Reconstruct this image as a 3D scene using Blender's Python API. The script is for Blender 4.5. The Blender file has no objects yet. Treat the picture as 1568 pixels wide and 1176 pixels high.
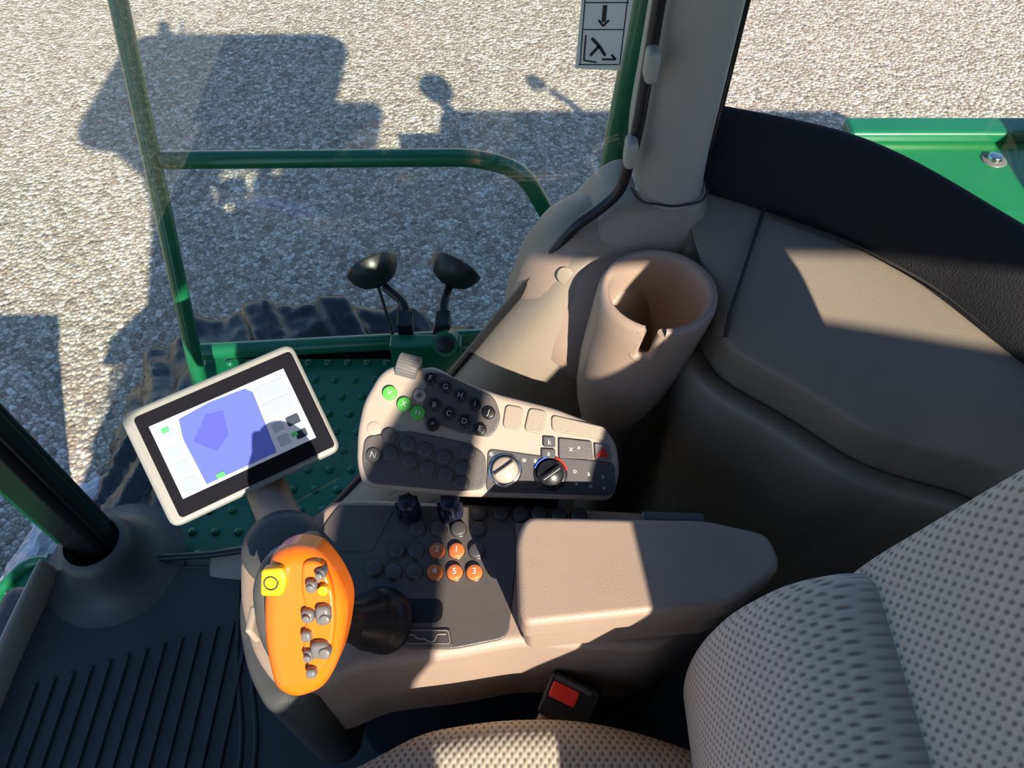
import bpy, bmesh, math, random
from mathutils import Vector, Matrix, noise
from mathutils.geometry import delaunay_2d_cdt
random.seed(4)
S=bpy.context.scene
COL=bpy.context.collection

# ------------------------------------------------------------ helpers
def group(name):
    e=bpy.data.objects.new(name,None); COL.objects.link(e); e.empty_display_size=.05
    return e
def link(name,me,mat,parent,smooth=True):
    o=bpy.data.objects.new(name,me); COL.objects.link(o)
    if mat: 
        for m in (mat if isinstance(mat,(list,tuple)) else [mat]): me.materials.append(m)
    if parent: o.parent=parent
    if smooth and hasattr(me,'polygons'):
        for p in me.polygons: p.use_smooth=True
    return o
def mat(name,col,rough=.5,metal=0,bump=0,bscale=300,var=.0,spec=.5,coat=0,emit=0,vscale=8):
    m=bpy.data.materials.new(name); m.use_nodes=True; nt=m.node_tree; b=nt.nodes['Principled BSDF']
    b.inputs['Base Color'].default_value=(*col,1); b.inputs['Roughness'].default_value=rough
    b.inputs['Metallic'].default_value=metal; b.inputs['Specular IOR Level'].default_value=spec
    if coat: b.inputs['Coat Weight'].default_value=coat
    if emit:
        b.inputs['Emission Color'].default_value=(*col,1); b.inputs['Emission Strength'].default_value=emit
    tc=nt.nodes.new('ShaderNodeTexCoord')
    if var:
        n=nt.nodes.new('ShaderNodeTexNoise'); n.inputs['Scale'].default_value=vscale; n.inputs['Detail'].default_value=4
        nt.links.new(tc.outputs['Object'],n.inputs['Vector'])
        r=nt.nodes.new('ShaderNodeValToRGB')
        r.color_ramp.elements[0].color=(*[c*(1-var) for c in col],1); r.color_ramp.elements[1].color=(*[min(1,c*(1+var)) for c in col],1)
        r.color_ramp.elements[0].position=.3; r.color_ramp.elements[1].position=.7
        nt.links.new(n.outputs['Fac'],r.inputs['Fac']); nt.links.new(r.outputs['Color'],b.inputs['Base Color'])
    if bump:
        n=nt.nodes.new('ShaderNodeTexNoise'); n.inputs['Scale'].default_value=bscale; n.inputs['Detail'].default_value=2
        nt.links.new(tc.outputs['Object'],n.inputs['Vector'])
        bp=nt.nodes.new('ShaderNodeBump'); bp.inputs['Strength'].default_value=bump; bp.inputs['Distance'].default_value=.002
        nt.links.new(n.outputs['Fac'],bp.inputs['Height']); nt.links.new(bp.outputs['Normal'],b.inputs['Normal'])
    return m
def bevel(o,w,seg=3,ang=35):
    if w:
        b=o.modifiers.new('bevel','BEVEL'); b.width=w; b.segments=seg; b.limit_method='ANGLE'; b.angle_limit=math.radians(ang)
        o.modifiers.new('wn','WEIGHTED_NORMAL')
def rpoly(pts,r,n=5):
    out=[]; N=len(pts)
    for i in range(N):
        p=Vector(pts[i]); a=Vector(pts[i-1]); c=Vector(pts[(i+1)%N])
        da=(a-p); dc=(c-p); rr=min(r,da.length*.45,dc.length*.45)
        s=p+da.normalized()*rr; e=p+dc.normalized()*rr
        for k in range(n+1):
            t=k/n; out.append(tuple(s*(1-t)**2+p*2*t*(1-t)+e*t*t))
    return out
def smoothpath(pts,r=.05,n=6):
    pts=[Vector(p) for p in pts]; out=[pts[0]]
    for i in range(1,len(pts)-1):
        p=pts[i]; da=pts[i-1]-p; dc=pts[i+1]-p; rr=min(r,da.length*.48,dc.length*.48)
        s=p+da.normalized()*rr; e=p+dc.normalized()*rr
        for k in range(n+1):
            t=k/n; out.append(s*(1-t)**2+p*2*t*(1-t)+e*t*t)
    out.append(pts[-1]); return out
def prism(name,pts,z0,z1,m,parent=None,M=None,bev=0,seg=3,rad=0,taper=0):
    if rad: pts=rpoly(pts,rad)
    bm=bmesh.new(); cx=sum(p[0] for p in pts)/len(pts); cy=sum(p[1] for p in pts)/len(pts)
    lo=[bm.verts.new((p[0],p[1],z0)) for p in pts]
    hi=[bm.verts.new((cx+(p[0]-cx)*(1-taper),cy+(p[1]-cy)*(1-taper),z1)) for p in pts]
    bm.faces.new(hi); bm.faces.new(lo[::-1]); N=len(pts)
    for i in range(N): bm.faces.new((lo[i],lo[(i+1)%N],hi[(i+1)%N],hi[i]))
    bmesh.ops.remove_doubles(bm,verts=bm.verts,dist=1e-5)
    bmesh.ops.recalc_face_normals(bm,faces=bm.faces)
    if M is not None: bm.transform(M)
    me=bpy.data.meshes.new(name); bm.to_mesh(me); bm.free()
    o=link(name,me,m,parent,smooth=bev>0); bevel(o,bev,seg); return o
def box(name,x0,x1,y0,y1,z0,z1,m,parent=None,M=None,bev=0,rad=0,seg=3):
    return prism(name,[(x0,y0),(x1,y0),(x1,y1),(x0,y1)],z0,z1,m,parent,M,bev,seg,rad)
def discs(name,items,m,parent=None,M=None,n=24,soft=.25):
    bm=bmesh.new()
    for (x,y,r,z0,z1) in items:
        e=min(r*soft,(z1-z0)*.8)
        rings=[(r,z0),(r,z1-e),(r-e*.35,z1-e*.25),(r-e,z1)]
        prev=None
        for (rr,z) in rings:
            vs=[bm.verts.new((x+rr*math.cos(2*math.pi*k/n),y+rr*math.sin(2*math.pi*k/n),z)) for k in range(n)]
            if prev:
                for k in range(n): bm.faces.new((prev[k],prev[(k+1)%n],vs[(k+1)%n],vs[k]))
            prev=vs
        bm.faces.new(prev)
    if M is not None: bm.transform(M)
    me=bpy.data.meshes.new(name); bm.to_mesh(me); bm.free()
    return link(name,me,m,parent)
def lathe(name,prof,m,parent=None,M=None,n=48,cut=None,shear=None):
    bm=bmesh.new(); rows=[]
    for (r,z) in prof:
        sx,sy=shear(z) if shear else (0,0)
        rows.append([bm.verts.new((sx+r*math.cos(2*math.pi*k/n),sy+r*math.sin(2*math.pi*k/n),z)) for k in range(n)])
    for i in range(len(rows)-1):
        for k in range(n):
            if cut and cut(i,k/n): continue
            bm.faces.new((rows[i][k],rows[i][(k+1)%n],rows[i+1][(k+1)%n],rows[i+1][k]))
    bmesh.ops.remove_doubles(bm,verts=bm.verts,dist=1e-6)
    if M is not None: bm.transform(M)
    me=bpy.data.meshes.new(name); bm.to_mesh(me); bm.free()
    return link(name,me,m,parent)
def tube(name,pts,r,m,parent=None,rad=.05,res=4):
    c=bpy.data.curves.new(name,'CURVE'); c.dimensions='3D'; c.bevel_depth=r; c.bevel_resolution=res; c.use_fill_caps=True
    P=smoothpath(pts,rad) if rad else [Vector(p) for p in pts]
    s=c.splines.new('POLY'); s.points.add(len(P)-1)
    for i,p in enumerate(P): s.points[i].co=(*p,1)
    o=bpy.data.objects.new(name,c); COL.objects.link(o); c.materials.append(m); o.parent=parent
    dg=bpy.context.evaluated_depsgraph_get(); me=bpy.data.meshes.new_from_object(o.evaluated_get(dg))
    bpy.data.objects.remove(o); return link(name,me,None,parent)
def loft(name,rows,m,parent=None,solid=0,sub=2,flip=False):
    bm=bmesh.new(); R=[[bm.verts.new(p) for p in row] for row in rows]
    for i in range(len(R)-1):
        for k in range(len(R[0])-1):
            f=(R[i][k],R[i][k+1],R[i+1][k+1],R[i+1][k]); bm.faces.new(f[::-1] if flip else f)
    me=bpy.data.meshes.new(name); bm.to_mesh(me); bm.free(); o=link(name,me,m,parent)
    if solid:
        s=o.modifiers.new('solid','SOLIDIFY'); s.thickness=solid; s.offset=0
    if sub:
        s=o.modifiers.new('sub','SUBSURF'); s.levels=sub; s.render_levels=sub
    return o
def text(name,body,size,x,y,z,m,parent,M,ang=0,align='CENTER'):
    c=bpy.data.curves.new(name,'FONT'); c.body=body; c.size=size; c.align_x=align; c.align_y='CENTER'; c.extrude=.0001
    o=bpy.data.objects.new(name,c); COL.objects.link(o); c.materials.append(m)
    o.parent=parent; o.matrix_world=M@Matrix.Translation((x,y,z))@Matrix.Rotation(math.radians(ang),4,'Z'); return o
def frame(o,ex,ey):
    ex=Vector(ex).normalized(); ez=ex.cross(Vector(ey)).normalized(); ey=ez.cross(ex)
    M=Matrix.Identity(4)
    for i in range(3): M[i][0]=ex[i]; M[i][1]=ey[i]; M[i][2]=ez[i]; M[i][3]=o[i]
    return M
def axisM(o,d):
    q=Vector(d).to_track_quat('Z','Y'); return Matrix.Translation(o)@q.to_matrix().to_4x4()
def inside(p,poly):
    r=False; j=len(poly)-1
    for i in range(len(poly)):
        xi,yi=poly[i]; xj,yj=poly[j]
        if (yi>p[1])!=(yj>p[1]) and p[0]<(xj-xi)*(p[1]-yi)/(yj-yi)+xi: r=not r
        j=i
    return r
def panel(name,outer,holes,thick,M,m,parent):
    vs=[];es=[]
    for poly in [outer]+holes:
        b=len(vs); n=len(poly); vs+= [Vector(p) for p in poly]; es+=[(b+i,b+(i+1)%n) for i in range(n)]
    V,E,F=delaunay_2d_cdt(vs,es,[],0,1e-5)[:3]
    bm=bmesh.new(); B=[bm.verts.new((v.x,v.y,0)) for v in V]
    for f in F:
        c=sum((V[i] for i in f),Vector((0,0)))/len(f)
        if inside(c,outer) and not any(inside(c,h) for h in holes): bm.faces.new([B[i] for i in f])
    bm.transform(M); me=bpy.data.meshes.new(name); bm.to_mesh(me); bm.free(); o=link(name,me,m,parent,False)
    s=o.modifiers.new('solid','SOLIDIFY'); s.thickness=thick; s.offset=0; return o

# ------------------------------------------------------------ materials
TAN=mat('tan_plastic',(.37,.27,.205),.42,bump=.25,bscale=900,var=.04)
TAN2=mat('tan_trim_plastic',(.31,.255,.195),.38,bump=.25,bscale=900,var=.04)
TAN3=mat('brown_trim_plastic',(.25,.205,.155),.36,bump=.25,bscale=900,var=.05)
PILLAR=mat('grey_pillar_plastic',(.36,.34,.29),.5,bump=.2,bscale=700,var=.03)
DARK=mat('dark_inlay_plastic',(.10,.088,.082),.38,bump=.2,bscale=900,var=.05)
DBTN=mat('dark_button_rubber',(.07,.066,.068),.45)
SEAM=mat('dark_brown_seam',(.03,.026,.022),.6)
BLACK=mat('black_plastic',(.012,.012,.014),.35,bump=.1)
RUB=mat('black_floor_rubber',(.035,.037,.042),.5,bump=.4,bscale=400,var=.2)
FOAM=mat('black_foam_trim',(.010,.010,.012),.85,bump=.6,bscale=500)
DGREY=mat('dark_grey_plastic',(.065,.066,.062),.45,bump=.2,bscale=600)
GREEN=mat('green_paint',(.010,.165,.068),.28,var=.08,coat=.4)
GREEN2=mat('bright_green_paint',(.012,.21,.05),.25,var=.1,coat=.5,vscale=3)
ORANGE=mat('orange_plastic',(.90,.175,.008),.32,coat=.2)
YELLOW=mat('yellow_plastic',(.88,.44,.01),.35)
GREY=mat('grey_button_plastic',(.16,.155,.15),.35)
LGREY=mat('light_grey_plastic',(.40,.325,.265),.4,var=.03)
SILVER=mat('silver_frame_plastic',(.33,.33,.30),.35,metal=.3)
WHITE=mat('white_print',(.8,.8,.78),.5)
LABEL=mat('grey_print',(.42,.42,.40),.5)
INK=mat('black_print',(.02,.02,.02),.5)
BGREEN=mat('green_button',(.10,.50,.07),.4)
BOR=mat('orange_button',(.62,.17,.05),.4)
RED=mat('red_plastic',(.75,.03,.02),.35)
BLUE=mat('blue_ring',(.03,.1,.6),.4)
KNOBC=mat('navy_knob',(.012,.014,.035),.3)
CHROME=mat('chrome_dial',(.75,.74,.7),.2,metal=1)
LAMPC=mat('lamp_housing_plastic',(.030,.027,.025),.35)
TYRE=mat('tyre_rubber_film',(.014,.018,.022),.3,bump=1.0,bscale=10,var=.4,vscale=5)

def fabric(name,a,b,ax,pitch=.0085):
    m=bpy.data.materials.new(name); m.use_nodes=True; nt=m.node_tree; P=nt.nodes['Principled BSDF']; P.inputs['Roughness'].default_value=.9
    tc=nt.nodes.new('ShaderNodeTexCoord'); sp=nt.nodes.new('ShaderNodeSeparateXYZ'); nt.links.new(tc.outputs['Object'],sp.inputs[0])
    def mth(op,*i):
        n=nt.nodes.new('ShaderNodeMath'); n.operation=op
        for k,v in enumerate(i):
            if isinstance(v,(int,float)): n.inputs[k].default_value=v
            else: nt.links.new(v,n.inputs[k])
        return n.outputs[0]
    f=2*math.pi/pitch
    u=mth('COSINE',mth('MULTIPLY',sp.outputs[ax[0]],f)); v=mth('COSINE',mth('MULTIPLY',sp.outputs[ax[1]],f*.75))
    w=mth('ADD',mth('MULTIPLY',mth('MULTIPLY',u,v),.5),.5)
    r=nt.nodes.new('ShaderNodeValToRGB'); nt.links.new(w,r.inputs['Fac'])
    r.color_ramp.elements[0].color=(*a,1); r.color_ramp.elements[0].position=.5
    r.color_ramp.elements[1].color=(*b,1); r.color_ramp.elements[1].position=.95
    nt.links.new(r.outputs[0],P.inputs['Base Color'])
    bp=nt.nodes.new('ShaderNodeBump'); bp.inputs['Strength'].default_value=.5; bp.inputs['Distance'].default_value=.002; bp.invert=True
    nt.links.new(w,bp.inputs['Height']); nt.links.new(bp.outputs[0],P.inputs['Normal']); return m
FABV=fabric('grey_mesh_fabric',(.54,.48,.42),(.21,.185,.16),(1,2))
FABH=fabric('beige_mesh_fabric',(.48,.42,.33),(.16,.135,.105),(0,1))

def gravel():
    m=bpy.data.materials.new('gravel'); m.use_nodes=True; nt=m.node_tree; P=nt.nodes['Principled BSDF']; P.inputs['Roughness'].default_value=.85
    tc=nt.nodes.new('ShaderNodeTexCoord')
    v=nt.nodes.new('ShaderNodeTexVoronoi'); v.inputs['Scale'].default_value=33; nt.links.new(tc.outputs['Object'],v.inputs['Vector'])
    e=nt.nodes.new('ShaderNodeTexVoronoi'); e.feature='DISTANCE_TO_EDGE'; e.inputs['Scale'].default_value=33; nt.links.new(tc.outputs['Object'],e.inputs['Vector'])
    s=nt.nodes.new('ShaderNodeSeparateColor'); nt.links.new(v.outputs['Color'],s.inputs[0])
    r=nt.nodes.new('ShaderNodeValToRGB'); cr=r.color_ramp; cr.interpolation='LINEAR'
    cols=[(0,(.30,.24,.18)),(.25,(.43,.355,.27)),(.5,(.53,.45,.35)),(.75,(.64,.555,.44)),(1,(.84,.76,.63))]
    cr.elements[0].position=0; cr.elements[0].color=(*cols[0][1],1); cr.elements[1].position=1; cr.elements[1].color=(*cols[-1][1],1)
    for p,c in cols[1:-1]:
        k=cr.elements.new(p); k.color=(*c,1)
    nt.links.new(s.outputs[0],r.inputs['Fac'])
    er=nt.nodes.new('ShaderNodeValToRGB'); er.color_ramp.elements[0].color=(.5,.47,.43,1); er.color_ramp.elements[1].color=(1,1,1,1); er.color_ramp.elements[1].position=.14
    nt.links.new(e.outputs['Distance'],er.inputs['Fac'])
    mx=nt.nodes.new('ShaderNodeMix'); mx.data_type='RGBA'; mx.blend_type='MULTIPLY'; mx.inputs[0].default_value=1
    nt.links.new(r.outputs[0],mx.inputs[6]); nt.links.new(er.outputs[0],mx.inputs[7]); nt.links.new(mx.outputs[2],P.inputs['Base Color'])
    ad=nt.nodes.new('ShaderNodeMath'); ad.operation='SUBTRACT'; nt.links.new(s.outputs[1],ad.inputs[0]); 
    ml=nt.nodes.new('ShaderNodeMath'); ml.operation='MULTIPLY'; ml.inputs[1].default_value=2.2; nt.links.new(v.outputs['Distance'],ml.inputs[0]); nt.links.new(ml.outputs[0],ad.inputs[1])
    bp=nt.nodes.new('ShaderNodeBump'); bp.inputs['Strength'].default_value=.65; bp.inputs['Distance'].default_value=.011
    nt.links.new(ad.outputs[0],bp.inputs['Height']); nt.links.new(bp.outputs[0],P.inputs['Normal']); return m
def glass():
    m=bpy.data.materials.new('window_glass'); m.use_nodes=True; nt=m.node_tree; nt.nodes.clear()
    o=nt.nodes.new('ShaderNodeOutputMaterial'); t=nt.nodes.new('ShaderNodeBsdfTransparent'); t.inputs[0].default_value=(.93,.97,.95,1)
    g=nt.nodes.new('ShaderNodeBsdfGlossy'); g.inputs['Roughness'].default_value=.02; mx=nt.nodes.new('ShaderNodeMixShader'); mx.inputs[0].default_value=.04
    nt.links.new(t.outputs[0],mx.inputs[1]); nt.links.new(g.outputs[0],mx.inputs[2]); nt.links.new(mx.outputs[0],o.inputs[0]); return m
def film():
    m=bpy.data.materials.new('clear_plastic_film'); m.use_nodes=True; nt=m.node_tree; P=nt.nodes['Principled BSDF']
    P.inputs['Base Color'].default_value=(.75,.8,.85,1); P.inputs['Roughness'].default_value=.15; P.inputs['Alpha'].default_value=.7; return m
GLASS=glass(); FILM=film()

# ------------------------------------------------------------ outside
bm=bmesh.new(); vs=[bm.verts.new(p) for p in ((-30,-30,0),(30,-30,0),(30,40,0),(-30,40,0))]; bm.faces.new(vs)
me=bpy.data.meshes.new('gravel_ground'); bm.to_mesh(me); bm.free(); link('gravel_ground',me,gravel(),None,False)

g=group('harvester_body')
box('engine_deck',.70,4.6,-1.35,1.385,.0,2.55,GREEN2,g,bev=.03)
box('deck_edge_rail',.70,4.6,1.34,1.40,2.545,2.575,GREEN,g,bev=.01)
box('engine_hood',1.25,4.5,-1.2,1.14,2.5,3.0,GREEN,g,bev=.08)
box('cab_base',-1.05,.70,-1.2,.60,.75,2.02,DGREY,g,bev=.03)
discs('deck_bolt',[(.983,1.284,.016,2.55,2.562)],CHROME,g,n=6)
discs('deck_bolt_washer',[(.983,1.284,.026,2.548,2.553)],GREY,g)
tube('exhaust_pipe',[(1.35,1.10,2.5),(1.35,1.15,2.78),(1.3,1.2,2.98)],.045,BLACK,g)
lathe('exhaust_cap',[(0,.05),(.1,.05),(.13,.02),(.12,-.06),(.05,-.08)],BLACK,g,Matrix.Translation((1.28,1.28,3.09))@Matrix.Rotation(.5,4,'X'))
tube('grab_handle',[(2.35,1.10,2.5),(2.35,1.2,2.95),(2.25,1.2,3.12)],.035,BLACK,g)
lathe('work_lamp',[(0,.07),(.06,.06),(.08,-.02),(.0,-.05)],BLACK,g,Matrix.Translation((2.18,1.2,3.19)))
g=group('feeder_house')
box('housing',-3.3,-1.9,-1.2,1.0,.0,1.5,GREEN,g,bev=.05)
box('hinge_plate',-2.3,-1.85,-.6,.9,1.45,1.6,DGREY,g,bev=.02)

# tyre, wrapped in black film
g=group('front_tyre')
TC=Matrix.Translation((-.66,1.36,.81))
C=TC@Matrix.Rotation(math.radians(90),4,'X')@Matrix.Scale(.95,4)
lathe('carcass',[(.42,-.40),(.58,-.45),(.75,-.45),(.82,-.40),(.845,-.2),(.85,0),(.845,.2),(.82,.40),(.75,.45),(.58,.45),(.42,.40)],TYRE,g,C,n=72)
lathe('rim',[(.43,-.40),(.38,-.36),(.36,0),(.38,.36),(.43,.40)],YELLOW,g,C)
lathe('hub',[(0,.1),(.12,.1),(.16,0),(.36,0)],YELLOW,g,C)
bm=bmesh.new(); R=[]
for i in range(160):
    a=math.radians(-5+190*i/159); row=[]
    for j in range(54):
        y=-.50+1.0*j/53; edge=max(0,abs(y)-.40)
        sgn=1 if y>0 else -1
        ph=(a-abs(y)*.62-(math.pi/20 if sgn<0 else 0))*20
        lug=.045*max(0,min(1,math.cos(ph)*2.2))
        n1=abs(noise.noise(Vector((a*6,y*5,1))))*.035+abs(noise.noise(Vector((a*19,y*15,5))))*.02
        rr=.862+lug+n1-edge*1.6
        row.append(bm.verts.new((rr*math.cos(a),rr*math.sin(a),y)))
    R.append(row)
for i in range(159):
    for j in range(53): bm.faces.new((R[i][j],R[i][j+1],R[i+1][j+1],R[i+1][j]))
C2=TC@Matrix(((1,0,0,0),(0,0,1,0),(0,1,0,0),(0,0,0,1)))@Matrix.Scale(.95,4)
bm.transform(C2); me=bpy.data.meshes.new('wrapped_tread'); bm.to_mesh(me); bm.free(); link('wrapped_tread',me,TYRE,g)

def crumple(name,cx,cy,z,w,h,m,parent,amp=.06,n=26,ang=0):
    bm=bmesh.new(); R=[]
    for j in range(n):
        row=[]
        for i in range(n):
            x=(i/(n-1)-.5)*w; y=(j/(n-1)-.5)*h
            d=noise.noise(Vector((x*7,y*7,z)))*amp+abs(noise.noise(Vector((x*19,y*15,3))))*amp*.7
            ex=noise.noise(Vector((x*9,y*9,9)))*.05
            ca,sa=math.cos(ang),math.sin(ang)
            row.append(bm.verts.new((cx+x*ca-y*sa+ex,cy+x*sa+y*ca+ex,z+d-((x/w)**2+(y/h)**2)*.25)))
        R.append(row)
    for j in range(n-1):
        for i in range(n-1): bm.faces.new((R[j][i],R[j][i+1],R[j+1][i+1],R[j+1][i]))
    me=bpy.data.meshes.new(name); bm.to_mesh(me); bm.free(); return link(name,me,m,parent,False)
crumple('loose_film_edge',-1.46,.95,1.34,.24,.60,FILM,g)

# access platform
g=group('access_platform')
prism('deck_plate',[(-.79,1.22),(.35,1.30),(.35,.63),(-.73,.63)],1.97,2.0,GREEN,g,bev=.006)
dm=[]
for i in range(22):
    for j in range(11):
        x=-.72+i*.050+(j%2)*.025; y=.67+j*.052
        if x<.3: dm.append((x,y,.010,1.999,2.009))
discs('anti_slip_bumps',dm,GREEN,g,n=14,soft=.7)
box('side_skirt',-.79,.35,1.20,1.24,1.85,2.0,GREEN,g,bev=.005)
tube('kick_rail',[(-.79,1.2,2.035),(.35,1.28,2.035)],.022,GREEN,g,0)
tube('support_strut',[(.3,1.0,1.98),(.3,.9,1.2),(.3,.6,1.0)],.03,GREEN,g,0)
g=group('handrail')
tube('post',[(-.65,1.45,3.35),(-.65,1.25,2.89),(-.66,.95,2.23),(-.665,.86,2.0)],.0165,GREEN,g)
tube('rail',[(-.635,1.143,2.654),(-.064,1.143,2.66),(.02,1.143,2.63),(.10,1.143,2.466),(.2,1.13,2.2),(.22,1.13,2.0)],.0165,GREEN,g,.09)
tube('grab_rail',[(.163,.86,3.5),(.155,.88,3.07),(.137,.88,2.785),(.10,.88,2.4),(.09,.86,2.0)],.017,GREEN,g)

g=group('work_lights')
box('bracket',-.29,-.12,1.13,1.17,2.0,2.14,GREEN,g,bev=.006)
tube('receiver_tube',[(-.155,1.17,2.12),(-.155,1.12,2.16)],.03,GREEN,g,0)
discs('tube_bore',[(0,0,.02,0,.004)],BLACK,g,axisM((-.155,1.118,2.162),(0,-.77,.64)))
for i,(lx,ly,lz) in enumerate([(-.330,1.30,2.205),(-.145,1.30,2.205)]):
    M=axisM((lx,ly,lz),(-.40 if i==0 else .40,.75,.35))
    lathe('lamp_housing_%d'%(i+1),[(0,-.024),(.025,-.022),(.045,-.012),(.058,.004),(.063,.018),(.065,.024),(.060,.026)],LAMPC,g,M)
    lathe('lamp_lens_%d'%(i+1),[(0,.024),(.061,.023)],CHROME,g,M)
    sx=-.255 if i==0 else -.165
    tube('lamp_stem_%d'%(i+1),[(lx+(.02 if i==0 else -.01),ly-.01,lz-.03),(sx+(.0),1.24,2.17),(sx,1.15,2.10)],.011,BLACK,g)
    box('lamp_knuckle_%d'%(i+1),sx-.018,sx+.018,1.17,1.22,2.12,2.17,BLACK,g,bev=.005)
    tube('lamp_wire_%d'%(i+1),[(lx,ly,lz-.03),(sx-.04,1.22,2.06),(sx-.02,1.12,2.02)],.004,BLACK,g)
g=group('entry_step')
prism('tread_plate',[(-1.36,.42),(-1.20,.76),(-1.05,.72),(-1.08,.35),(-1.36,.30)],1.72,1.75,GREEN,g,bev=.005)
discs('tread_holes',[(-1.12-.02*k-(j*.055),.69-.055*k,.013,1.749,1.7515) for k in range(6) for j in range(3)],BLACK,g,n=14)
tube('step_side_rail',[(-1.06,.74,1.76),(-1.19,.77,1.76),(-1.36,.42,1.76)],.013,GREEN,g)

# ------------------------------------------------------------ cab shell
g=group('floor')
box('floor_pan',-.93,.62,-.75,.63,2.03,2.092,DGREY,g)
prism('rubber_mat',[(-.90,.60),(-.60,.60),(-.45,.56),(-.1,.56),(-.1,-.7),(-.90,-.7)],2.09,2.1,RUB,g,bev=.003,rad=.03)
bm=bmesh.new()
for i in range(13):
    x=-.86+i*.030; y1=.38+(.12*min(1,(x+.86)/.35)); 
    for (a,b,c,d) in [(x,x+.011,-.7,y1)]:
        v=[bm.verts.new(p) for p in ((a,c,2.1),(b,c,2.1),(b,d,2.1),(a,d,2.1),(a+.002,c,2.106),(b-.002,c,2.106),(b-.002,d-.006,2.106),(a+.002,d-.006,2.106))]
        for f in ((4,5,6,7),(0,1,5,4),(1,2,6,5),(2,3,7,6),(3,0,4,7)): bm.faces.new([v[q] for q in f])
me=bpy.data.meshes.new('mat_ribs'); bm.to_mesh(me); bm.free(); link('mat_ribs',me,RUB,g,False)
tube('mat_border_ridge',[(-.50,.56,2.1),(-.475,.40,2.1),(-.435,.28,2.1),(-.43,-.3,2.1)],.005,RUB,g,.08)
tube('mat_border_ridge_outer',[(-.53,.56,2.1),(-.50,.40,2.1),(-.46,.28,2.1),(-.455,-.3,2.1)],.005,RUB,g,.08)

g=group('wall_front')
loft('lower_sill',[[(-.885,.60,2.06),(-.905,.4,2.06),(-.91,.1,2.06),(-.91,-.7,2.06)],[(-.890,.60,2.15),(-.908,.4,2.15),(-.915,.1,2.15),(-.92,-.7,2.15)],[(-.905,.60,2.17),(-.928,.4,2.165),(-.94,.1,2.16),(-.94,-.7,2.16)],[(-.915,.60,2.05),(-.94,.4,2.0),(-.95,.1,2.0),(-.95,-.7,2.0)]],PILLAR,g,solid=.008)

g=group('front_pillar')
prism('inner_post',[(-.835,.59),(-.762,.585),(-.757,.65),(-.835,.66)],2.05,3.92,BLACK,g,bev=.012)
prism('outer_post',[(-.885,.62),(-.845,.62),(-.845,.69),(-.885,.69)],1.95,3.92,GREEN,g,bev=.012)
prism('pillar_seal',[(-.772,.60),(-.750,.60),(-.750,.63),(-.772,.63)],2.08,3.92,BLACK,g,bev=.006)
M=Matrix.Translation((-.785,.605,0))
lathe('pillar_boot',[(.135,2.098),(.11,2.105),(.09,2.12),(.076,2.145),(.067,2.175),(.062,2.20),(.05,2.205)],DGREY,g,M)

# right wall trim
g=group('wall_right')
sill=[(.117,.735,2.90),(.076,.71,2.882),(.031,.70,2.805),(-.022,.70,2.716),(-.083,.695,2.613),(-.19,.68,2.45),(-.33,.655,2.25),(-.45,.63,2.14),(-.60,.62,2.12)]
inn=[(x+.0,y-.05,z-.022) for x,y,z in sill]
inn2=[(x+.01,y-.075,z-.07) for x,y,z in sill]
low=[(x+.03,.60+.0*x,max(2.08,z-.35)) for x,y,z in sill]
bot=[(x+.03,.59,2.06) for x,y,z in sill]
loft('door_sill_trim',[[(x,y+.01,z-.01) for x,y,z in sill],sill,inn,inn2,low,bot],TAN2,g,solid=.006)
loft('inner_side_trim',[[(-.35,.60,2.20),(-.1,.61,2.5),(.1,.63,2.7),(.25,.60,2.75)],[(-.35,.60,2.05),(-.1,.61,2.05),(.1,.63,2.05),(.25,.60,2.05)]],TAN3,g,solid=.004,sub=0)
tube('window_seal',[(.139,.72,3.92),(.139,.715,3.14),(.137,.713,3.0),(.128,.712,2.93),(.105,.708,2.905),(.076,.702,2.885),(.031,.695,2.808),(-.022,.695,2.72),(-.083,.69,2.617),(-.19,.675,2.455),(-.33,.65,2.255),(-.45,.625,2.145),(-.6,.615,2.12),(-.76,.61,2.11)],.007,BLACK,g,.03)
discs('trim_screw_cap',[(0,0,.011,0,.0015)],TAN2,g,axisM((.066,.664,2.838),(-.3,-.85,.5)))

# pillar
g=group('rear_pillar')
def pil(name,secs,m,par):
    rows=[]
    for (x0,x1,yf,yb,z) in secs:
        rows.append([(x0,yb,z),(x0-.002,yf+.02,z),(x0+.015,yf+.003,z),((x0+x1)/2,yf-.004,z),(x1-.015,yf+.003,z),(x1+.003,yf+.02,z),(x1,yb,z)])
    return loft(name,rows,m,par,solid=.004,sub=2)
pil('pillar_cover',[(.146,.232,.72,.80,3.92),(.146,.231,.72,.80,3.4),(.145,.229,.72,.80,3.14),(.143,.228,.715,.80,3.05),(.140,.226,.71,.80,2.99),(.142,.226,.705,.80,2.945),(.152,.228,.70,.80,2.915),(.155,.228,.70,.80,2.912)],PILLAR,g)
pil('pillar_foot',[(.150,.232,.708,.80,2.914),(.128,.234,.70,.80,2.912),(.108,.238,.692,.80,2.895),(.092,.243,.680,.80,2.872),(.07,.25,.672,.80,2.84),(.06,.25,.672,.80,2.80)],TAN2,g)
tube('pillar_joint_line',[(.142,.722,2.926),(.15,.702,2.922),(.19,.695,2.92),(.225,.702,2.922),(.233,.72,2.925)],.0014,SEAM,g,.01)
for i,(x,z) in enumerate([(.139,3.094),(.131,2.991)]):
    box('coat_hook_%d'%(i+1),x-.007,x+.007,.69,.715,z-.017,z+.017,PILLAR,g,bev=.006)
tube('rear_glass_frit',[(.240,.775,3.92),(.237,.77,3.14),(.236,.765,2.95)],.006,BLACK,g,.02)

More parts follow.
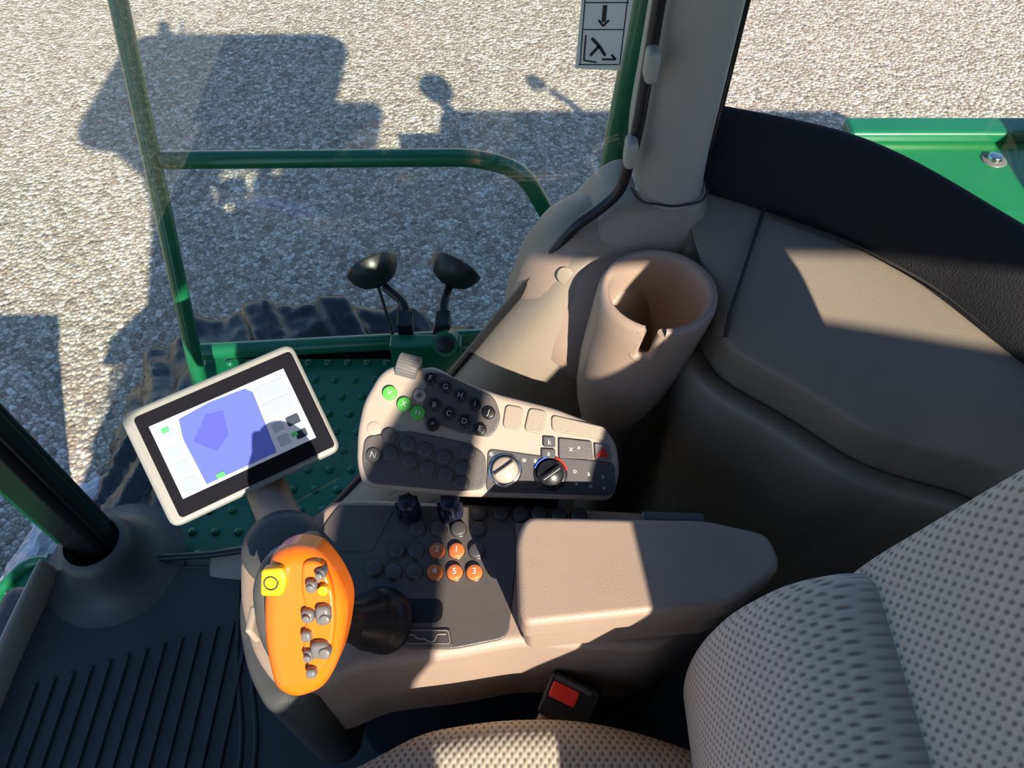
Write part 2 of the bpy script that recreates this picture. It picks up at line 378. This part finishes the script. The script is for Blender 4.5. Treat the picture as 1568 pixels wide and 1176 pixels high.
# corner trim
g=group('corner_trim')
lathe('corner_column',[(0,2.888),(.03,2.885),(.06,2.868),(.085,2.84),(.105,2.80),(.120,2.75),(.126,2.72),(.120,2.69),(.11,2.66),(.10,2.6),(.095,2.06)],TAN,g,Matrix.Translation((.115,.735,0)))
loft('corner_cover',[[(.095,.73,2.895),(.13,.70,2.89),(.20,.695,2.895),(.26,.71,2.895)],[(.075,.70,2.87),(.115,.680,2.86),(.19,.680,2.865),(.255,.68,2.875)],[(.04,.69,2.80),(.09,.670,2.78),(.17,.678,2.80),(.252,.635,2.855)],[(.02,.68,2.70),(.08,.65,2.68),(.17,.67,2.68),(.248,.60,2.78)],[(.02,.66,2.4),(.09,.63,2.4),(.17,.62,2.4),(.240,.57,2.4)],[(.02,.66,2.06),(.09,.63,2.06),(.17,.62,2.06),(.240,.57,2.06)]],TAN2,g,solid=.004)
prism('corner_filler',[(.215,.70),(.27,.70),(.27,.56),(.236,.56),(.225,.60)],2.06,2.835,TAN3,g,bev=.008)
g=group('cup_holder')
prof=[(.040,2.645),(.050,2.675),(.058,2.71),(.064,2.76),(.066,2.80),(.067,2.838),(.068,2.85),(.068,2.874),(.0655,2.882),(.061,2.884),(.0575,2.880),(.0555,2.870),(.055,2.85),(.0545,2.838),(.050,2.73),(.0,2.728)]
CX,CY=.166,.598
def shr(z): return ((z-2.87)*.14,0)
def cut(i,f): return 5<=i<=12 and abs(f*360-257)<11
lathe('cup',prof,TAN,g,Matrix.Translation((CX,CY,0)),n=120,cut=cut,shear=shr)
pa=[]
for (an,z) in [(245.5,2.877),(245.5,2.85),(246,2.838),(251,2.834),(257,2.833),(263,2.834),(268,2.838),(268.5,2.85),(268.5,2.877)]:
    sx,_=shr(z); pa.append((CX+sx+.0614*math.cos(math.radians(an)),CY+.0614*math.sin(math.radians(an)),z))
tube('notch_lip',pa,.0064,TAN,g,.004)
lathe('cup_skirt',[(.030,2.06),(.030,2.57),(.041,2.65)],TAN3,g,Matrix.Translation((.135,CY,0)))

# rear trim
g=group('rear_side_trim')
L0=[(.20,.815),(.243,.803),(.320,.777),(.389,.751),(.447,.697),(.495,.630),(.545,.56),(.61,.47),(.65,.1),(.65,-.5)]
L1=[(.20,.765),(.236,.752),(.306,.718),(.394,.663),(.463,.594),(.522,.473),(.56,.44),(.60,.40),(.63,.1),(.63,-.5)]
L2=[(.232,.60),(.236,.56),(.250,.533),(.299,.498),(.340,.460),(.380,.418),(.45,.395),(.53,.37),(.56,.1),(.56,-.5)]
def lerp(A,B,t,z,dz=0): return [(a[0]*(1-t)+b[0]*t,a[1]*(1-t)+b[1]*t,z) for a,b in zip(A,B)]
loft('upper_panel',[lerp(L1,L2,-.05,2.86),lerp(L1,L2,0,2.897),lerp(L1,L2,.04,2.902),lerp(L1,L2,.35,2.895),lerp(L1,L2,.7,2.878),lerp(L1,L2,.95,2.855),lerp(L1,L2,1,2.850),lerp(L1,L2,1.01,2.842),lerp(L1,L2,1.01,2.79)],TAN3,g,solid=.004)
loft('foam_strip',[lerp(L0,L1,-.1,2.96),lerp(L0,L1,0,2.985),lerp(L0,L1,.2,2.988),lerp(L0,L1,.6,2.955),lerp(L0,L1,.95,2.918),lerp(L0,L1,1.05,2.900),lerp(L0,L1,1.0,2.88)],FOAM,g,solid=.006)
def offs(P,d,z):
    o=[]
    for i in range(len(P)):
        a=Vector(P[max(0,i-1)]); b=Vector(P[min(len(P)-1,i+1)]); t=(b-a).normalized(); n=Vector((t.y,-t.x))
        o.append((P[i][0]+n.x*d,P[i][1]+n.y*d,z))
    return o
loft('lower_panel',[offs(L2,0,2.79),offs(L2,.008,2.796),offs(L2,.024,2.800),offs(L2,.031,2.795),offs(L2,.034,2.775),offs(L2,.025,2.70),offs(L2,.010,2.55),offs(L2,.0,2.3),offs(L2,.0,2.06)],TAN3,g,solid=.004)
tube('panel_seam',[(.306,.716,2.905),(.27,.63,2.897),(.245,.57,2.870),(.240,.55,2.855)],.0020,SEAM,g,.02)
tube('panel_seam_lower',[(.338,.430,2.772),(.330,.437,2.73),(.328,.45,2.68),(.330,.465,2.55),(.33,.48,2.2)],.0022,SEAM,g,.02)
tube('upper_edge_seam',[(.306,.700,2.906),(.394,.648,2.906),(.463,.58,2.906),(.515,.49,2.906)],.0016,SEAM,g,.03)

# glass
g=group('window_1')
prism('pane',[(-.76,2.10),(-.45,2.14),(-.33,2.25),(-.19,2.45),(-.083,2.61),(.076,2.88),(.132,2.94),(.14,3.92),(-.76,3.92)],0,.004,GLASS,g,frame((0,.715,0),(1,0,0),(0,0,1)))
g=group('window_2')
loft('pane',[[(x,y,2.98) for x,y in L0[1:7]],[(x*1.0+.0,y+.0,3.92) for x,y in L0[1:7]]],GLASS,g,sub=2)

g=group('safety_decal')
Md=frame((.09,.712,3.12),(1,0,0),(0,0,1))
prism('card',[(-.024,.075),(.026,.075),(.020,-.038),(-.026,-.036)],0,.0008,WHITE,g,Md)
for k,(x0,x1,y0,y1) in enumerate([(-.021,.020,.030,.031),(-.021,.018,.004,.005),(-.023,.017,-.032,-.031),(-.022,-.021,-.032,.07),(.018,.019,-.032,.07)]):
    prism('decal_line_%d'%k,[(x0,y0),(x1,y0),(x1,y1),(x0,y1)],.0008,.0012,INK,g,Md)
def stroke(nm,pts,w=.0015):
    for i in range(len(pts)-1):
        a=Vector(pts[i]); b=Vector(pts[i+1]); d=(b-a).normalized(); nn=Vector((-d.y,d.x))*w/2
        prism(nm+'_%d'%i,[tuple(a-nn),tuple(b-nn),tuple(b+nn),tuple(a+nn)],.0008,.0013,INK,g,Md)
stroke('hammer',[(-.015,.06),(.01,.04),(.005,.055),(.012,.05)]); stroke('frame',[(-.015,.065),(-.015,.038),(.0,.035)])
stroke('arrow_down',[(-.002,.028),(-.002,.012)],.004); stroke('arrow_head',[(-.007,.014),(-.002,.008),(.003,.014)],.002)
stroke('exit_frame',[(-.018,-.001),(-.018,-.027),(-.005,-.029)]); stroke('figure',[(-.012,-.004),(-.004,-.012),(-.012,-.022)],.003); stroke('leg',[(-.004,-.012),(.003,-.022)],.003)
stroke('exit_arrow',[(0,-.026),(.014,-.026),(.009,-.021)],.002)

# roof and added left-side sun mask
g=group('ceiling')
prism('cab_roof',[(-.95,-.80),(1.02,-.80),(1.02,.87),(-.95,.87)],3.92,4.0,DGREY,g,bev=.03,rad=.34)
prism('roof_shadow_filler',[(.6,-.80),(1.42,-.80),(1.42,-.20),(.6,-.20)],3.92,4.0,DGREY,g,bev=.03,rad=.12)  # unseen box added to fill a lit gap in the cab's ground shadow
g=group('roof_beacon')
tube('beacon_stem',[(-.60,.76,3.98),(-.60,.78,4.08)],.02,BLACK,g,0)
lathe('beacon_dome',[(.055,0),(.055,.08),(.04,.12),(0,.13)],ORANGE,g,Matrix.Translation((-.6,.78,4.06)))
tube('antenna',[(-.45,.8,3.98),(-.46,.8,4.12),(-.40,.8,4.16)],.018,BLACK,g,.03)
g=group('sun_mask_left')  # unseen wall added to mask the sun; holes shaped for interior sun patches
h1=rpoly([(.08,3.25),(.20,3.36),(.28,3.49),(.36,3.60),(.455,3.71),(.455,3.75),(.20,3.76),(.05,3.6)],.03)
h2=rpoly([(.30,3.14),(.45,3.10),(.60,3.2),(.65,3.40),(.68,3.52),(.74,3.62),(.80,3.74),(.80,3.86),(.64,3.86),(.52,3.68),(.44,3.53),(.35,3.40),(.31,3.30)],.03)
h3=rpoly([(.86,3.79),(.90,3.88),(1.10,3.88),(1.06,3.76)],.02)
panel('sun_mask_panel',[(-1.05,2.05),(1.9,2.05),(1.9,3.0),(1.6,3.70),(1.3,3.93),(-.62,3.93),(-.42,3.7),(-.42,3.4),(-.60,2.7)],[h1,h2,h3],.03,frame((0,-.75,0),(1,0,0),(0,0,1)),DGREY,g)  # outline runs past the cab to shape its ground shadow

# ------------------------------------------------------------ console
g=group('side_console')
out=[(-.313,.364),(-.240,.397),(-.222,.427),(-.187,.432),(.152,.414),(.249,.397),(.265,.318),(.149,.250),(.011,.257),(-.064,.243),(-.152,.233),(-.203,.211),(-.243,.214),(-.274,.247),(-.300,.303)]
prism('console_shell',out,2.50,2.70,TAN,g,bev=.012,rad=.02,seg=4)
prism('console_nose',[(-.31,.36),(-.24,.37),(-.20,.25),(-.205,.20),(-.25,.19),(-.285,.235),(-.31,.3)],2.38,2.685,DGREY,g,bev=.02,rad=.03)
prism('pedestal',[(-.24,.38),(.2,.38),(.2,.27),(-.24,.26)],2.10,2.52,BLACK,g,bev=.02)
inl=[(-.223,.387),(-.205,.421),(.001,.416),(.006,.357),(-.004,.262),(-.064,.250),(-.126,.252),(-.167,.274),(-.209,.341)]
prism('inlay_panel',inl,2.695,2.7025,DARK,g,bev=.002,rad=.012)
I=Matrix.Identity(4)
dk=[(-39,412),(-13,412),(10,412),(32,412),(55,410),(78,410),(-109,387),(-85,387),(-62,387),(-39,387),(-131,360),(-109,360),(-40,360),(-154,339),(-132,335),(-109,335)]
dk=[(x,y-(5 if y>400 else 0)) for x,y in dk]
orr=[(-85,360),(-63,360),(-86,334),(-64,334),(-42,334)]
discs('dark_buttons',[(x/1000,y/1000,.0092,2.701,2.708) for x,y in dk],DBTN,g)
discs('orange_buttons',[(x/1000,y/1000,.0092,2.701,2.708) for x,y in orr],BOR,g)
discs('button_rims',[(x/1000,y/1000,.0108,2.700,2.7035) for x,y in dk+orr],BLACK,g)
for i,(x,y) in enumerate(orr): text('glyph_%d'%i,['2','1','4','5','3'][i],.010,x/1000,y/1000,2.7084,WHITE,g,I)
for i,(x,y) in enumerate([(-132,335),(-154,339)]): text('glyph_d%d'%i,['o','n'][i],.009,x/1000,y/1000,2.7084,GREY,g,I)
for i,x in enumerate((-.121,-.072)):
    M=Matrix.Translation((x,.409,2.70))
    lathe('knob_%d'%(i+1),[(.015,0),(.015,.004),(.0115,.008),(.0115,.026),(.010,.030),(0,.0305)],KNOBC,g,M)
    discs('knob_pips_%d'%(i+1),[(x+.0125*math.cos(a*.785),.409+.0125*math.sin(a*.785),.0025,2.70,2.724) for a in range(8)],KNOBC,g,n=8)
prism('lever_slot',[(-.135,.304),(-.080,.304),(-.075,.298),(-.075,.284),(-.080,.278),(-.140,.278)],2.7022,2.7032,BLACK,g,rad=.006)
prism('label_plate',[(-.118,.271),(-.066,.271),(-.062,.253),(-.114,.253)],2.702,2.7045,DBTN,g,bev=.001,rad=.003)
def wire(nm,pts,m,par,z,w=.001,M=I):
    tube(nm,[tuple(M@Vector((x,y,z))) for x,y in pts],w,m,par,.003,2)
wire('label_icon',[(-.112,.263),(-.105,.265),(-.10,.260),(-.092,.260),(-.088,.257),(-.082,.257),(-.08,.265),(-.070,.265)],LGREY,g,2.7047,.0007)
wire('label_border',[(-.115,.269),(-.068,.269),(-.065,.255),(-.112,.255),(-.115,.269)],LGREY,g,2.7047,.0004)
wire('panel_line',[(-.214,.36),(-.16,.36),(-.14,.412)],DBTN,g,2.7028,.0007)
# armrest
g=group('armrest')
at=[(.004,.330),(.014,.356),(.20,.352),(.262,.336),(.268,.300),(.210,.262),(.012,.242),(.006,.256)]
prism('lid',at,2.758,2.80,TAN,g,bev=.014,seg=5,rad=.014)
ab=[(.010,.325),(.02,.348),(.20,.345),(.255,.33),(.258,.300),(.205,.266),(.018,.250),(.012,.258)]
prism('storage_box',ab,2.70,2.757,TAN,g,bev=.008,rad=.012)
prism('hinge_strip',[(.135,.352),(.20,.350),(.20,.362),(.135,.364)],2.70,2.795,DBTN,g,bev=.003)

# joystick
g=group('joystick')
k=.000583
def jp(l): return [((u-460)*k,(945-v)*k) for u,v in l]
MJ=frame((-.189,.235,2.839),(1,.0,.0),(0,.707,.707))
prism('rear_shell',jp([(425,845),(470,822),(500,850),(500,1030),(455,1062),(415,1048),(385,985),(380,905),(398,860)]),-.045,-.002,DGREY,g,MJ,bev=.016,seg=5,rad=.02)
prism('orange_shell',jp([(428,832),(460,818),(495,825),(522,860),(541,905),(535,955),(522,1005),(498,1048),(455,1062),(425,1045),(413,980),(414,900)]),-.028,.026,ORANGE,g,MJ,bev=.020,seg=6,rad=.02)
prism('yellow_button',jp([(423,845),(455,842),(460,862),(452,886),(420,886)]),.02,.034,YELLOW,g,MJ,bev=.004,rad=.004)
wire('yellow_ring',[((437-460)*k+.006*math.cos(a*.7),(945-865)*k+.006*math.sin(a*.7)) for a in range(10)],INK,g,.0343,.0006,MJ)
prism('button_face',jp([(480,835),(508,838),(524,880),(526,930),(516,985),(500,1015),(482,1000),(474,960),(484,920),(476,880)]),.015,.0285,ORANGE,g,MJ,bev=.004,rad=.01)
for i,(u,v,w,h,m_) in enumerate([(508,853,14,16,GREY),(495,870,16,18,GREY),(487,917,19,21,GREY),(510,914,22,30,GREY),(484,948,15,17,GREY),(503,968,26,26,GREY),(486,978,15,18,GREY),(490,1004,15,15,GREY)]):
    prism('thumb_button_%d'%i,jp([(u-w/2,v-h/2),(u+w/2,v-h/2),(u+w/2,v+h/2),(u-w/2,v+h/2)]),.02,.035+.002*(i%2),m_,g,MJ,bev=.004,rad=.006,seg=4)
discs('thumb_button_caps',[((u-460)*k,(945-v)*k,r,.03,.039) for u,v,r in [(508,853,.003),(495,870,.003),(514,918,.0045),(512,970,.005),(487,917,.003),(486,978,.003)]],GREY,g,MJ,n=16)
discs('yellow_thumb_switch',[((512-460)*k,(945-876)*k,.0045,.025,.036)],YELLOW,g,MJ,n=16)
M=axisM((-.140,.280,2.702),(-.45,-.30,.84))
lathe('boot',[(.036,-.004),(.036,.004),(.033,.010),(.028,.018),(.030,.024),(.024,.032),(.025,.038),(.020,.046),(.020,.09)],BLACK,g,M)
tube('palm_neck',[(-.165,.262,2.75),(-.187,.240,2.80)],.020,BLACK,g,0)
box('side_rocker',-.240,-.233,.225,.250,2.80,2.83,LGREY,g,bev=.003)

# keypad
g=group('control_keypad')
MK=frame((0,.42,2.74),(1,0,0),(0,.8746,.4848))
ko=[(-110,140),(-141,144),(-156,133),(-174,100),(-180,66),(-180,28),(-172,2),(-63,-9),(49,-12),(115,-14),(125,17),(122,51),(109,70),(50,93),(-18,110),(-64,127),(-91,143)]
ko=[(x/1000,y/1000) for x,y in ko]
prism('keypad_shell',ko,-.030,0,LGREY,g,MK,bev=.008,seg=4,rad=.012)
prism('letter_key_plate',[(-.100,.135),(-.085,.136),(-.02,.106),(-.012,.080),(-.024,.058),(-.060,.064),(-.104,.080)],-.001,.003,DARK,g,MK,bev=.002,rad=.01)
prism('lower_key_plate',[(-.170,.060),(-.12,.066),(-.05,.052),(-.03,.040),(-.030,.000),(-.06,-.003),(-.165,.006),(-.173,.03)],-.001,.003,DARK,g,MK,bev=.002,rad=.01)
prism('climate_plate',[(-.028,.046),(.03,.038),(.118,.030),(.119,.000),(.112,-.008),(-.030,-.004)],-.001,.002,DBTN,g,MK,bev=.0015,rad=.008)
gb=[(-142,110),(-125,97),(-109,87)]; wb=[(-107,107)]
db=[(-95,127),(-90,96),(-92,73),(-77,117),(-60,107),(-43,97),(-27,87),(-73,86),(-55,77),(-37,68)]
lk=[(-141,60),(-120,51),(-100,44),(-78,36),(-139,40),(-117,31),(-97,23),(-76,16),(-56,23),(-50,42),(-159,38),(-57,6)]
def ds(l,r,h=.005,b=.001): return [(x/1000,y/1000,r,b,b+h) for x,y in l]
discs('green_keys',ds(gb,.0085),BGREEN,g,MK); discs('white_key',ds(wb,.0075),LGREY,g,MK)
discs('letter_keys',ds(db,.0078,.006),BLACK,g,MK); discs('round_keys',ds(lk,.0088,.006),DBTN,g,MK)
discs('indicator_dimple',ds([(-160,69)],.0088,.002,-.001),LGREY,g,MK)
for (x,y),t in zip(gb,'VXH'): text('key_label_g'+t,t,.009,x/1000,y/1000,.0065,WHITE,g,MK,-15)
for (x,y),t in zip([(-90,96),(-77,117),(-60,107),(-43,97),(-27,87),(-73,86),(-55,77),(-37,68),(-95,127),(-107,107),(-92,73)],'BGHIJCDEF#*'): text('key_label_'+t,t,.009,x/1000,y/1000,.0073,LABEL if t!='#' else INK,g,MK,-15)
text('key_label_N','N',.010,-.159,.038,.0075,LABEL,g,MK,-15)
for i,q in enumerate([[(-7,97),(14,93),(10,66),(-11,70)],[(20,93),(41,89),(36,62),(14,66)],[(46,85),(109,70),(112,54),(46,66)]]):
    prism('soft_pad_%d'%i,[(x/1000,y/1000) for x,y in q],-.001,.003,TAN2,g,MK,bev=.0015,rad=.006)
for i,q in enumerate([[(36,60),(50,59),(50,47),(36,48)],[(34,46),(50,45),(50,34),(34,35)],[(54,58),(92,54),(93,33),(54,35)],[(95,52),(112,49),(114,32),(96,34)]]):
    prism('switch_%d'%i,[(x/1000,y/1000) for x,y in q],-.001,.004,[DBTN,DBTN,DARK,GREY][i],g,MK,bev=.0012,rad=.002)
prism('hazard_triangle',[(.097,.037),(.111,.035),(.105,.047)],.004,.005,RED,g,MK)
text('switch_icons','x  *',.009,.072,.045,.0045,WHITE,g,MK,-5); text('switch_icon_b','k',.008,.043,.053,.0045,WHITE,g,MK); text('switch_icon_c','a',.008,.042,.040,.0045,WHITE,g,MK)
for i,(x,y) in enumerate([(-.008,.021),(.044,.017)]):
    MM=MK@Matrix.Translation((x,y,0))
    lathe('dial_ring_%d'%i,[(.0195,.001),(.0195,.003),(.0155,.003)],[CHROME,BLACK][i],g,MM)
    lathe('dial_%d'%i,[(.0155,.002),(.0150,.010),(.013,.013),(0,.0135)],[LGREY,BLACK][i],g,MM)
    prism('dial_grip_%d'%i,[(-.013,-.003),(.013,-.003),(.014,.003),(-.013,.003)],.012,.020,[LGREY,BLACK][i],g,MM@Matrix.Rotation(math.radians(35),4,'Z'),bev=.002)
for i,(a0,a1,m_) in enumerate([(10,80,RED),(100,170,BLUE)]):
    wire('temp_ring_%d'%i,[(.044+.019*math.cos(math.radians(a)),.017+.019*math.sin(math.radians(a))) for a in range(a0,a1,10)],m_,g,.0035,.0012,MK)
for i,(x,y) in enumerate([(72,20),(88,17),(104,14),(74,6),(90,3),(105,1)]): text('climate_icon_%d'%i,'oasxnv'[i],.008,x/1000,y/1000,.0025,WHITE,g,MK)
for i,(x,y) in enumerate([(14,31),(27,30),(-24,38)]): text('small_icon_%d'%i,'*',.012,x/1000,y/1000-.001,.0025,WHITE,g,MK)
MW=MK@Matrix.Translation((-.122,.142,-.006))@Matrix.Rotation(math.radians(-15),4,'Z')@Matrix.Rotation(math.radians(90),4,'Y')@Matrix.Translation((0,0,-.013))
lathe('scroll_wheel',[(0,0),(.013,0),(.014,.002),(.014,.024),(.013,.026),(0,.026)],GREY,g,MW)
bm=bmesh.new()
for q in range(24):
    a=q*2*math.pi/24; 
    bmesh.ops.create_cube(bm,size=1,matrix=MW@Matrix.Rotation(a,4,'Z')@Matrix.Translation((.0143,0,.013))@Matrix.Diagonal((.0015,.0016,.024,1)))
me=bpy.data.meshes.new('wheel_ridges'); bm.to_mesh(me); bm.free(); link('wheel_ridges',me,GREY,g,False)
prism('support_arm',[(-.08,.445),(.06,.445),(.06,.49),(-.08,.49)],2.10,2.745,BLACK,g,bev=.01)

# monitor
g=group('touchscreen_monitor')
ex=Vector((.9026,.344,.258)); ey=Vector((-.4305,.722,.5416)); ez=Vector((0,-.6,.8)); ph=math.radians(14)
ex2=ex*math.cos(ph)-ez*math.sin(ph)
MM=frame((-.342,.505,2.727),ex2,ey)
def rc(a,b,c,d): return [(a,b),(c,b),(c,d),(a,d)]
prism('rear_housing',rc(-.104,-.070,.100,.068),-.055,-.01,SILVER,g,MM,bev=.012,rad=.012)
prism('frame',rc(-.110,-.0755,.108,.0745),-.028,0,SILVER,g,MM,bev=.005,rad=.014,seg=4)
BEZ=mat('gloss_black_bezel',(.012,.012,.016),.12)
prism('bezel',rc(-.096,-.068,.103,.065),-.001,.0012,BEZ,g,MM,rad=.006,bev=.0005)
SB=mat('screen_backlight',(.48,.50,.58),.15,emit=.26); SBl=mat('screen_blue_map',(.10,.13,.48),.15,emit=.30); SG=mat('screen_green',(.1,.5,.15),.15,emit=.2); SK=mat('screen_tile',(.30,.34,.40),.15,emit=.25); SD=mat('screen_dark',(.05,.06,.08),.15)
prism('display',rc(-.084,-.048,.086,.048),.0012,.0016,SB,g,MM)
prism('field_map',[(-.053,-.044),(.036,-.044),(.041,.036),(.034,.044),(-.010,.046),(-.050,.042),(-.055,.018)],.0016,.0019,SBl,g,MM)
prism('map_boundary',[(-.046,.010),(-.02,.034),(.0,.030),(-.006,.0),(-.026,-.012)],.0019,.0021,mat('screen_blue_dark',(.08,.09,.38),.15,emit=.30),g,MM)
for i,(x,y,w,h,m_) in enumerate([(-.069,.034,.018,.018,SK),(-.069,.009,.018,.016,SK),(-.069,-.013,.018,.016,SK),(-.069,-.036,.018,.018,SK),(.062,.030,.038,.018,SK),(.062,.008,.038,.018,SK),(.050,-.016,.014,.012,SK),(.070,-.016,.016,.012,SD),(.050,-.034,.014,.014,SK),(.072,-.036,.014,.010,SD),(-.069,.036,.009,.006,SG),(-.034,-.041,.010,.006,SG),(.064,-.033,.008,.006,SG)]):
    prism('screen_tile_%d'%i,rc(x-w/2,y-h/2,x+w/2,y+h/2),.0019,.0021+.0001*i,m_,g,MM,rad=.002)
prism('mount_plate',rc(-.03,-.068,.04,-.02),-.07,-.05,DGREY,g,MM,bev=.006)
tube('mount_arm',[(-.320,.480,2.650),(-.295,.435,2.655),(-.268,.395,2.685)],.026,TAN,g)
lathe('mount_base',[(.045,.0),(.045,.008),(.036,.014),(.028,.016),(0,.018)],DGREY,g,Matrix.Translation((-.262,.365,2.70)))

# buckle
g=group('seat_belt_buckle')
MB=frame((.066,.224,2.60),(.90,-.43,.0),(.30,.62,.25))
prism('housing',rc(-.030,-.026,.030,.024),-.05,.014,BLACK,g,MB,bev=.006,rad=.006)
prism('release_button',rc(-.024,-.004,.008,.014),.01,.018,RED,g,MB,bev=.003,rad=.003)
prism('latch_slot',rc(-.024,.015,.020,.020),.0135,.0155,DBTN,g,MB)
prism('buckle_cover',rc(-.028,-.060,.042,-.024),-.07,-.004,TAN,g,MB,bev=.006)
tube('coiled_cable',[(-.225+.011*math.cos(t*.9),.19-t*.0022,2.33+.011*math.sin(t*.9)) for t in range(90)],.0035,BLACK,group('coiled_cable_loom'),0,2)

# seat
g=group('suspension_seat')
cu=[(-.235,.10),(-.20,.135),(-.151,.158),(-.099,.186),(-.017,.199),(.067,.200),(.148,.184),(.24,.15),(.27,-.26),(-.02,-.30),(-.2,-.27),(-.25,-.1)]
prism('cushion',cu,2.50,2.655,FABH,g,bev=.045,seg=6,rad=.05)
prism('cushion_base',[(-.2,.13),(.22,.13),(.22,-.25),(-.2,-.25)],2.34,2.52,BLACK,g,bev=.02)
prism('suspension',[(-.15,.10),(.2,.10),(.2,-.22),(-.15,-.22)],2.10,2.36,BLACK,g,bev=.03)
MS=frame((0,.250,0),(1,0,0),(0,0,1))
prism('backrest',[(.25,2.60),(.26,2.78),(.272,2.93),(.320,3.085),(.385,3.23),(.42,3.27),(.48,3.26),(.50,3.18),(.44,2.95),(.41,2.75),(.38,2.58)],0,.51,FABV,g,MS,bev=.040,seg=6,rad=.03)
MS2=frame((0,.238,0),(1,0,0),(0,0,1))
prism('lumbar_bolster',[(.19,2.62),(.176,2.70),(.172,2.78),(.182,2.86),(.212,2.925),(.26,2.955),(.32,2.94),(.35,2.85),(.35,2.60)],0,.49,FABV,g,MS2,bev=.055,seg=8,rad=.04)

# ------------------------------------------------------------ light, world, camera
sd=Vector((-.62,1.428,-1)).normalized()
l=bpy.data.lights.new('sun','SUN'); l.energy=9.6; l.angle=math.radians(.53); l.color=(1,.90,.77)
o=bpy.data.objects.new('sun',l); COL.objects.link(o); o.rotation_euler=sd.to_track_quat('-Z','Y').to_euler(); o.location=(3,-6,8)
w=bpy.data.worlds.new('sky'); w.use_nodes=True; S.world=w; nt=w.node_tree; bg=nt.nodes['Background']
st=nt.nodes.new('ShaderNodeTexSky'); st.sky_type='NISHITA'; st.sun_disc=False; st.sun_elevation=math.radians(32.7); st.sun_rotation=math.radians(156)
mx=nt.nodes.new('ShaderNodeMix'); mx.data_type='RGBA'; mx.blend_type='MULTIPLY'; mx.inputs[0].default_value=1; mx.inputs[7].default_value=(.82,.98,1.22,1)
nt.links.new(st.outputs[0],mx.inputs[6]); nt.links.new(mx.outputs[2],bg.inputs[0]); bg.inputs[1].default_value=.175
S.view_settings.view_transform='Standard'
cam=bpy.data.cameras.new('camera'); o=bpy.data.objects.new('camera',cam); COL.objects.link(o)
o.location=(0,0,3.5); o.rotation_euler=(math.radians(90-53.1301),0,0); cam.sensor_width=36; cam.lens=1500/2048*36; cam.clip_start=.02
S.camera=o
